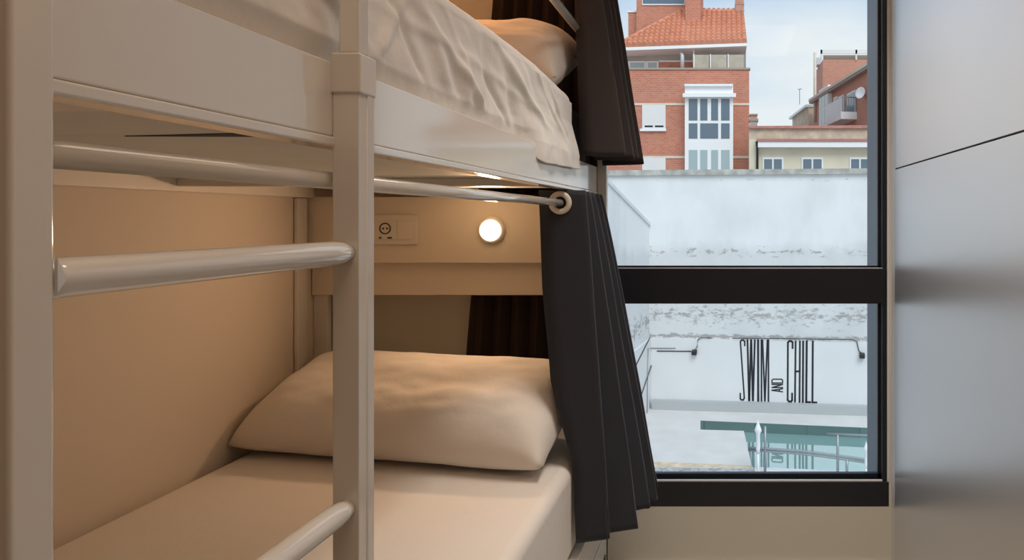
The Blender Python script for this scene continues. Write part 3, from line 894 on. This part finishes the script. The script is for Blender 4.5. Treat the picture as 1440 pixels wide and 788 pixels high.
strokes([(645, 168, 645, 122), (645, 122, 635, 113), (635, 113, 618, 113), (618, 113, 608, 124), (608, 124, 606, 578), (606, 578, 616, 590), (616, 590, 633, 591), (633, 591, 641, 580), (641, 580, 641, 527)], 11)
strokes([(669, 114, 664, 592), (703, 114, 700, 594), (668, 352, 701, 352)], 11)
strokes([(729, 114, 726, 595)], 12)
strokes([(757, 114, 753, 596), (753, 596, 784, 597)], 13)
strokes([(805, 114, 802, 598), (802, 598, 834, 599)], 12)

# ------------------------------------------------------------------ buildings across the yard
def pbox(m, u0, u1, v0, v1, y0, y1):
    """box whose front face at distance y0 covers the photo rectangle; y1 its back"""
    m.box(px(u0, y0), px(u1, y0), y0, y1, pz(v1, y0), pz(v0, y0))
    return m
ZG = ZD - 0.6
DB = 35.0
bb = thing('apartment_building', (px(960, DB), DB + 3, ZG), 'red brick apartment building with tiled roof and white glazed bay', 'building')
wl = MB()
wl.box(px(800, DB), px(1053.5, DB), DB, DB + 9, ZG, pz(97.5, DB))
wl.build('brick_wall', M['brick'], bb)
MB().box(px(800, DB), px(1055.2, DB), DB - 0.06, DB + 0.25, pz(98.2, DB), pz(95.6, DB)).build('parapet_coping', M['soffit'], bb)
for v in (146.5, 221):
    pbox(MB(), 800, 963, v - 1.6, v + 1.6, DB - 0.03, DB).build('string_course', M['stone'], bb)
    pbox(MB(), 1031, 1053.5, v - 1.6, v + 1.6, DB - 0.03, DB).build('string_course', M['stone'], bb)
# white glazed bay
bay = pbox(MB(), 963, 1031, 120, 330, DB - 0.7, DB - 0.001).build('bay', M['white_trim'], bb)
m_ = pbox(MB(), 960, 1035, 131, 136.5, DB - 0.95, DB - 0.701); m_.build('cornice', M['white_trim'], bay)
pbox(MB(), 962.5, 1030.5, 118, 121, DB - 0.85, DB - 0.701).build('cornice', M['white_trim'], bay)
def bay_pane(u0, u1, v0, v1, mt): pbox(MB(), u0, u1, v0, v1, DB - 0.715, DB - 0.701).build('pane', mt, bay)
cols = [(968.5, 980.8), (984.6, 994.8), (1000, 1009.8), (1014, 1026)]
for (a, b) in cols:
    bay_pane(a, b, 139, 169.5, M['pane'])
    bay_pane(a, b, 211, 250, M['pane_pale'])
bay_pane(968.5, 980.8, 173.5, 195, M['pane']); bay_pane(984.6, 1009.8, 173.5, 195, M['pane']); bay_pane(1014, 1026, 173.5, 195, M['pane'])
m_ = pbox(MB(), 984.6, 986.5, 139, 195, DB - 0.74, DB - 0.716)
# roller shutters left of the bay
for v0, v1 in ((147.5, 181), (222, 256)):
    s_ = pbox(MB(), 903, 936, v0, v1, DB - 0.05, DB - 0.001).build('shutter', M['white_shutter'], bb)
    pbox(MB(), 900, 936.5, v1, v1 + 3.4, DB - 0.12, DB - 0.001).build('sill', M['white_trim'], s_)
    pbox(MB(), 906.5, 918, v1 - 4.5, v1 - 2, DB - 0.056, DB - 0.0505).build('slot', M['black_plastic'], s_)
    pbox(MB(), 921, 933, v1 - 4.5, v1 - 2, DB - 0.056, DB - 0.0505).build('slot', M['black_plastic'], s_)
# set-back top floor behind the parapet
DT = 37.0
MB().box(px(800, DT), px(1049, DT), DT, DT + 6, pz(101, DT) - 0.5, pz(64, DT)).build('top_floor_wall', M['terrace'], bb)
w1 = pbox(MB(), 880, 908, 86, 103, DT - 0.06, DT - 0.001).build('top_window', M['white_trim'], bb)
pbox(MB(), 886, 906, 88, 103, DT - 0.07, DT - 0.0605).build('pane', M['pane_pale'], w1)
w1 = pbox(MB(), 908.5, 926, 86, 103, DT - 0.06, DT - 0.001).build('top_window', M['white_trim'], bb)
pbox(MB(), 911, 923.5, 88, 103, DT - 0.07, DT - 0.0605).build('pane', M['pane_pale'], w1)
pbox(MB(), 926.5, 975, 86.5, 102, DT - 0.05, DT - 0.001).build('low_brick_wall', M['brick'], bb)
pbox(MB(), 926.5, 975, 85, 87, DT - 0.08, DT - 0.001).build('low_wall_cap', M['white_trim'], bb)
for u0, u1 in ((976, 997), (999, 1022), (1024, 1046)):
    s_ = pbox(MB(), u0, u1, 77, 101, 35.9, 35.94).build('terrace_screen', M['frosted'], bb)
    pbox(MB(), u0 - 0.8, u0 + 0.6, 76, 101, 35.87, 35.899).build('screen_post', M['white_trim'], s_)
MB().tube([at(975.5, 99, 36.2), at(975, 78, 36.2), at(976, 65, 36.2)], 0.035, seg=10).build('drainpipe', M['white_trim'], bb, smooth=True)
MB().tube([at(959.5, 99, 36.0), at(959.5, 78, 36.0), at(957.5, 74, 36.0)], [0.11, 0.11, 0.08], seg=14).build('flue', M['pale_metal'], bb, smooth=True)
# eaves fascia and tiled hip roof
DE = 35.7
MB().hexa([at(866, 71.5, DE), at(1050, 64.6, DE), at(1050, 64.6, DE) + Vector((0, 1.4, 0)), at(866, 71.5, DE) + Vector((0, 1.4, 0))],
          [at(866, 67, DE), at(1050, 59.8, DE), at(1050, 59.8, DE) + Vector((0, 1.4, 0)), at(866, 67, DE) + Vector((0, 1.4, 0))]).build('fascia', M['white_trim'], bb)
eL, eR = at(866, 66.5, DE), at(1050.5, 60, DE)
DRG = 38.6
rL, rR = at(958, 17, DRG), at(1045.5, 17.5, DRG)
def roof_pt(a, b):
    p = eL.lerp(eR, a); q = rL.lerp(rR, max(0, (a - 0.42) / 0.58) if False else a)
    p = p.lerp(q, b)
    return p
roof = MB()
nc, nr_ = 25, 10
RN = (eR - eL).cross(rL - eL).normalized()
if RN.y > 0: RN = -RN
def tile_pt(a, b):
    p0 = eL.lerp(eR, a); 
    # hip: rows shorten from the left only
    left = eL.lerp(rL, b); right = eR.lerp(rR, b)
    x = p0.x
    q = left.lerp(right, 0)
    xl, xr = left.x, right.x
    xx = max(xl, xl + (xr - xl) * a)
    base = left.lerp(right, a)
    if b < 1e-6: return base - Vector((0, 0, 0.02))
    W = (eR.x - eL.x)
    colf = (base.x - eL.x) / W * nc
    ridge = abs(math.sin(colf * PI)) ** 0.7 * 0.14
    step = (1 - (b * nr_) % 1.0) * 0.13
    return base + RN * (ridge + step)
roof.grid(34 * 8 + 1, nr_ * 8 + 1, tile_pt)
# flat left hip face
_v = [roof.bm.verts.new(p) for p in (eL, rL, rL + Vector((0, 2.5, 0)))]
roof.bm.faces.new(_v)
roof.build('roof', M['tile'], bb)
MB().tube([eL + RN * .1, rL + RN * .1], 0.1, seg=10).build('hip_ridge', M['tile'], bb, smooth=True)
MB().tube([rL + RN * .1, rR + RN * .1], 0.1, seg=10).build('top_ridge', M['tile'], bb, smooth=True)
# brick stair tower and chimneys rising through the roof
TW = 37.7
tower = MB().box(px(895, TW + .9), px(985.5, TW + .9), TW + .9, TW + 5, pz(75, TW), pz(-60, TW)).build('stair_tower', M['brick'], bb)
pbox(MB(), 903, 963, -30, 7, TW + .84, TW + .899).build('tower_window', M['white_trim'], tower)
pbox(MB(), 904, 962, -28, 5, TW + .82, TW + .8395).build('pane', M['pane'], tower)
MB().box(px(883.5, TW + 1.4), px(896, TW + 1.4), TW + 1.4, TW + 4, pz(75, TW), pz(17.5, TW + 1.4)).build('tower_wing', M['brick'], tower)
MB().box(px(882.5, TW + 1.4), px(894.8, TW + 1.4), TW + 1.35, TW + 4.05, pz(17.5, TW + 1.4), pz(15, TW + 1.4)).build('wing_cap', M['white_trim'], tower)
pbox(MB(), 963.5, 985, -40, 48, TW - .25, TW + 2).build('chimney', M['brick'], bb)
pbox(MB(), 982, 988.5, 6, 40, TW + .5, TW + 2.4).build('chimney', M['brick_far'], bb)
ch = pbox(MB(), 1034, 1046, -20, 22, DRG - .2, DRG + 1).build('chimney', M['brick_far'], bb)
pbox(MB(), 1033.5, 1046.5, 13, 15, DRG - .22, DRG + 1.02).build('chimney_band', M['soffit'], ch)
pbox(MB(), 1033.5, 1046.5, 4, 6, DRG - .22, DRG + 1.02).build('chimney_band', M['soffit'], ch)

# low cream building
DC = 33.0
cb = thing('apartment_building', (px(1140, DC), DC + 2, ZG), 'low cream building with red tile edge behind the courtyard wall', 'building')
MB().box(px(1053.6, DC), px(1420, DC), DC, DC + 0.9, ZG, pz(196, DC)).build('cream_wall', M['cream'], cb)
MB().box(px(1053.6, DC), px(1420, DC), DC + 0.02, DC + 0.9, pz(196, DC), pz(181, DC)).build('ochre_frieze', M['ochre'], cb)
MB().hexa([at(1053.6, 181, DC) + Vector((0, -.12, 0)), at(1420, 181, DC) + Vector((0, -.12, 0)), at(1420, 181, DC) + Vector((0, 0.9, 0)), at(1053.6, 181, DC) + Vector((0, 0.9, 0))],
          [at(1053.6, 177.5, DC) + Vector((0, -.06, 0)), at(1420, 177.5, DC) + Vector((0, -.06, 0)), at(1420, 171, DC) + Vector((0, 0.9, 0)), at(1053.6, 175, DC) + Vector((0, 0.9, 0))]).build('tile_edge', M['maroon'], cb)
pbox(MB(), 1066, 1420, 199, 207, DC - 0.45, DC - 0.001).build('white_fascia', M['white_trim'], cb)
MB().hexa([at(1064, 199, DC - .5), at(1420, 199, DC - .5), at(1420, 199, DC) , at(1064, 199, DC)],
          [at(1064, 197.6, DC - .5), at(1420, 197.6, DC - .5), at(1420, 195.4, DC), at(1064, 195.4, DC)]).build('tile_ledge', M['maroon'], cb)
for (u0, u1) in ((1072.5, 1101.5), (1127.5, 1157.5), (1195, 1224), (1262, 1292)):
    w_ = pbox(MB(), u0, u1, 221.5, 252, DC - 0.06, DC - 0.001).build('window', M['white_trim'], cb)
    mid = (u0 + u1) / 2
    pbox(MB(), u0 + 2, mid - 1.2, 224, 250, DC - 0.075, DC - 0.0605).build('pane', M['pane'], w_)
    pbox(MB(), mid + 1.2, u1 - 2, 224, 250, DC - 0.075, DC - 0.0605).build('pane', M['pane'], w_)
MB().tube([at(1064, 199, DC - .2), at(1065, 207, DC - .12), at(1065, 260, DC - .12)], 0.06, seg=10).build('downpipe', M['black_plastic'], cb, smooth=True)
c2 = pbox(MB(), 1054.5, 1065, 170, 182, DC + .25, DC + .85).build('chimney', M['terrace'], cb)
pbox(MB(), 1053.6, 1066.5, 166.5, 170, DC + .2, DC + .89).build('chimney_cap', M['soffit'], c2)
pbox(MB(), 1055, 1064.6, 162, 166.5, DC + .25, DC + .85).build('chimney_pot', M['brick_far'], c2)
pbox(MB(), 1054, 1065.5, 160, 162, DC + .2, DC + .89).build('chimney_cap', M['soffit'], c2)

# brick building with balcony, its front running away from us
rb = thing('apartment_building', (8, 41, ZG), 'distant brick building with a balcony under a sloping eave by the right jamb', 'building')
Fn, Ff = Vector((7.51, 34.02, 0)), Vector((5.78, 45.0, 0))
Fx = (Fn - Ff).normalized(); Fo = Vector((Fx.y, -Fx.x, 0))
if Fo.x > 0: Fo = -Fo
def fpt(s, z, o=0): 
    p = Ff + Fx * s + Fo * o
    return Vector((p.x, p.y, z))
LF = (Fn - Ff).length
def fblock(m, s0, s1, z0, z1, o0, o1):
    m.hexa([fpt(s0, z0, o0), fpt(s1, z0, o0), fpt(s1, z0, o1), fpt(s0, z0, o1)], [fpt(s0, z1, o0), fpt(s1, z1, o0), fpt(s1, z1, o1), fpt(s0, z1, o1)])
    return m
ZE = 9.18
fblock(MB(), 0, LF, ZG, ZE, -6, 0).build('brick_wall', M['brick_far'], rb)
fblock(MB(), -.2, LF + .3, ZE, ZE + 0.16, -6, 0.34).build('eave', M['stone'], rb)
fblock(MB(), -.2, LF + .3, ZE - .14, ZE - .001, 0.001, 0.30).build('soffit', M['soffit'], rb)
# raised brick block above
up = MB().box(px(1157, 47), px(1330, 47), 47, 50.8, ZG, pz(84, 47)).build('upper_block', M['brick_far'], rb)
MB().box(px(1154, 46.9), px(1331, 46.9), 46.9, 46.98, pz(76, 47), pz(70.5, 47)).build('railing_beam', M['white_shutter'], up)
MB().box(px(1158, 47.3), px(1331, 47.3), 47.3, 47.4, pz(84.5, 47), pz(76, 47)).build('railing_panel', M['soffit'], up)
for u in (1154, 1203): MB().box(px(u, 46.9), px(u + 2.5, 46.9), 46.9, 47.0, pz(84.5, 47), pz(70.5, 47)).build('railing_post', M['pale_metal'], up)
MB().box(px(1151.5, 47.45), px(1157.5, 47.45), 48.5, 49.5, pz(83.8, 47), pz(76, 47.5)).build('vent_box', M['pale_metal'], up)
MB().tube([at(1146, 172, 44.6), at(1146, 74, 44.6)], 0.10, seg=10).build('standpipe', M['stone'], rb, smooth=True)
# windows, glazed gallery and balcony on the receding front
def fu(u):
    """distance along the front seen at photo column u"""
    k = (u - VPX) / F
    return (k * Ff.y - Ff.x) / (Fx.x - k * Fx.y)
def fz(u, v):
    p = fpt(fu(u), 0); return pz(v, p.y)
ga = fblock(MB(), fu(1157), fu(1170), fz(1163, 172) - 1.2, fz(1157, 133) + .25, 0.001, 0.25).build('glazed_gallery', M['white_trim'], rb)
for a, b in ((1157.6, 1160.5), (1161.2, 1165), (1165.7, 1169.6)):
    fblock(MB(), fu(a), fu(b), fz(1163, 151), fz(1160, 131) + .1, 0.2505, 0.262).build('pane', M['pane_pale'], ga)
    fblock(MB(), fu(a), fu(b), fz(1163, 175), fz(1163, 153.5), 0.2505, 0.262).build('pane', M['pane_pale'], ga)
for a, b, v0, v1 in ((1173, 1178, 135, 158), (1180, 1187, 133, 158), (1192, 1204, 126, 160)):
    q = fblock(MB(), fu(a), fu(b), fz(b, v1), fz(b, v0), 0.001, 0.06).build('window', M['white_trim'], rb)
    fblock(MB(), fu(a + .9), fu(b - .9), fz(b, v1 - 1), fz(b, v0 + 2.5), 0.0605, 0.075).build('pane', M['pane'], q)
s0, s1 = fu(1184), fu(1205)
zb0 = fz(1195, 172); zb1 = fz(1195, 162); zb2 = fz(1195, 143)
bal = fblock(MB(), s0, s1, zb0, zb1 , 0.001, 0.9).build('balcony', M['white_trim'], rb)
fblock(MB(), s0, s1, zb1 + .001, zb2, 0.86, 0.9).build('front_panel', M['pale_metal'], bal)
fblock(MB(), s0, s0 + .04, zb1 + .001, zb2, 0.02, 0.858).build('end_panel', M['pale_metal'], bal)
for k in range(7):
    o = 0.05 + k * 0.13
    fblock(MB(), s1 - .03, s1, zb1 + .001, zb2, o, o + .03).build('baluster', M['steel'], bal)
fblock(MB(), s1 - .04, s1 + .005, zb2 + .001, zb2 + .06, 0.0, 0.9).build('top_bar', M['steel'], bal)
# far wing with its own eave
Wn, Wf = Vector((5.55, 46.2, 0)), Vector((4.95, 51.5, 0))
MB().hexa([Wn + Vector((0,0,ZG)), Wf + Vector((0,0,ZG)), Wf + Vector((5,1,ZG)), Wn + Vector((5,1,ZG))], [Wn + Vector((0,0,9.0)), Wf + Vector((0,0,9.0)), Wf + Vector((5,1,9.0)), Wn + Vector((5,1,9.0))]).build('far_wing', M['ochre'], rb)
off = Vector((-0.22, -0.1, 0))
MB().hexa([Wn + off + Vector((0,0,9.0)), Wf + off + Vector((0,.6,9.0)), Wf + Vector((5,1,9.01)), Wn + Vector((5,1,9.01))], [Wn + off + Vector((0,0,9.16)), Wf + off + Vector((0,.6,9.16)), Wf + Vector((5,1,9.6)), Wn + Vector((5,1,9.6))]).build('wing_roof', M['pale_metal'], rb)
# satellite dish beside the balcony
dc = fpt(fu(1219), fz(1219, 131.5), 0.31)
sd = thing('satellite_dish', dc, 'pale round satellite dish on the brick front beside the right window jamb', 'satellite dish')
ax = Vector((-0.75, -0.65, 0.15)).normalized()
MB().lathe(dc, ax, [(0.0, 0), (0.02, 0.12), (0.06, 0.24), (0.10, 0.31), (0.085, 0.31), (0.045, 0.24), (0.005, 0.12), (-0.015, 0)], 32).build('dish', M['white_trim'], sd, smooth=True)
MB().tube([dc, dc - ax * 0.25, dc - ax * 0.3 + Vector((0.12, 0, -0.2))], 0.025, seg=10).build('bracket', M['steel'], sd, smooth=True)
# rooftop aerial on the far wing
ab = at(1124.5, 147, 50.6); at_ = at(1124.5, 125.5, 50.6)
an = thing('rooftop_aerial', (ab.x, ab.y, ab.z), 'thin rooftop aerial against the white cloud', 'aerial')
MB().tube([ab, at_], 0.022, seg=8).build('mast', M['steel'], an)
MB().tube([at_ + Vector((-.14, 0, 0)), at_ + Vector((.16, 0, 0.03))], 0.035, seg=8).build('crossbar', M['steel'], an)

for o in bpy.data.objects:
    if '_o' in o: del o['_o']
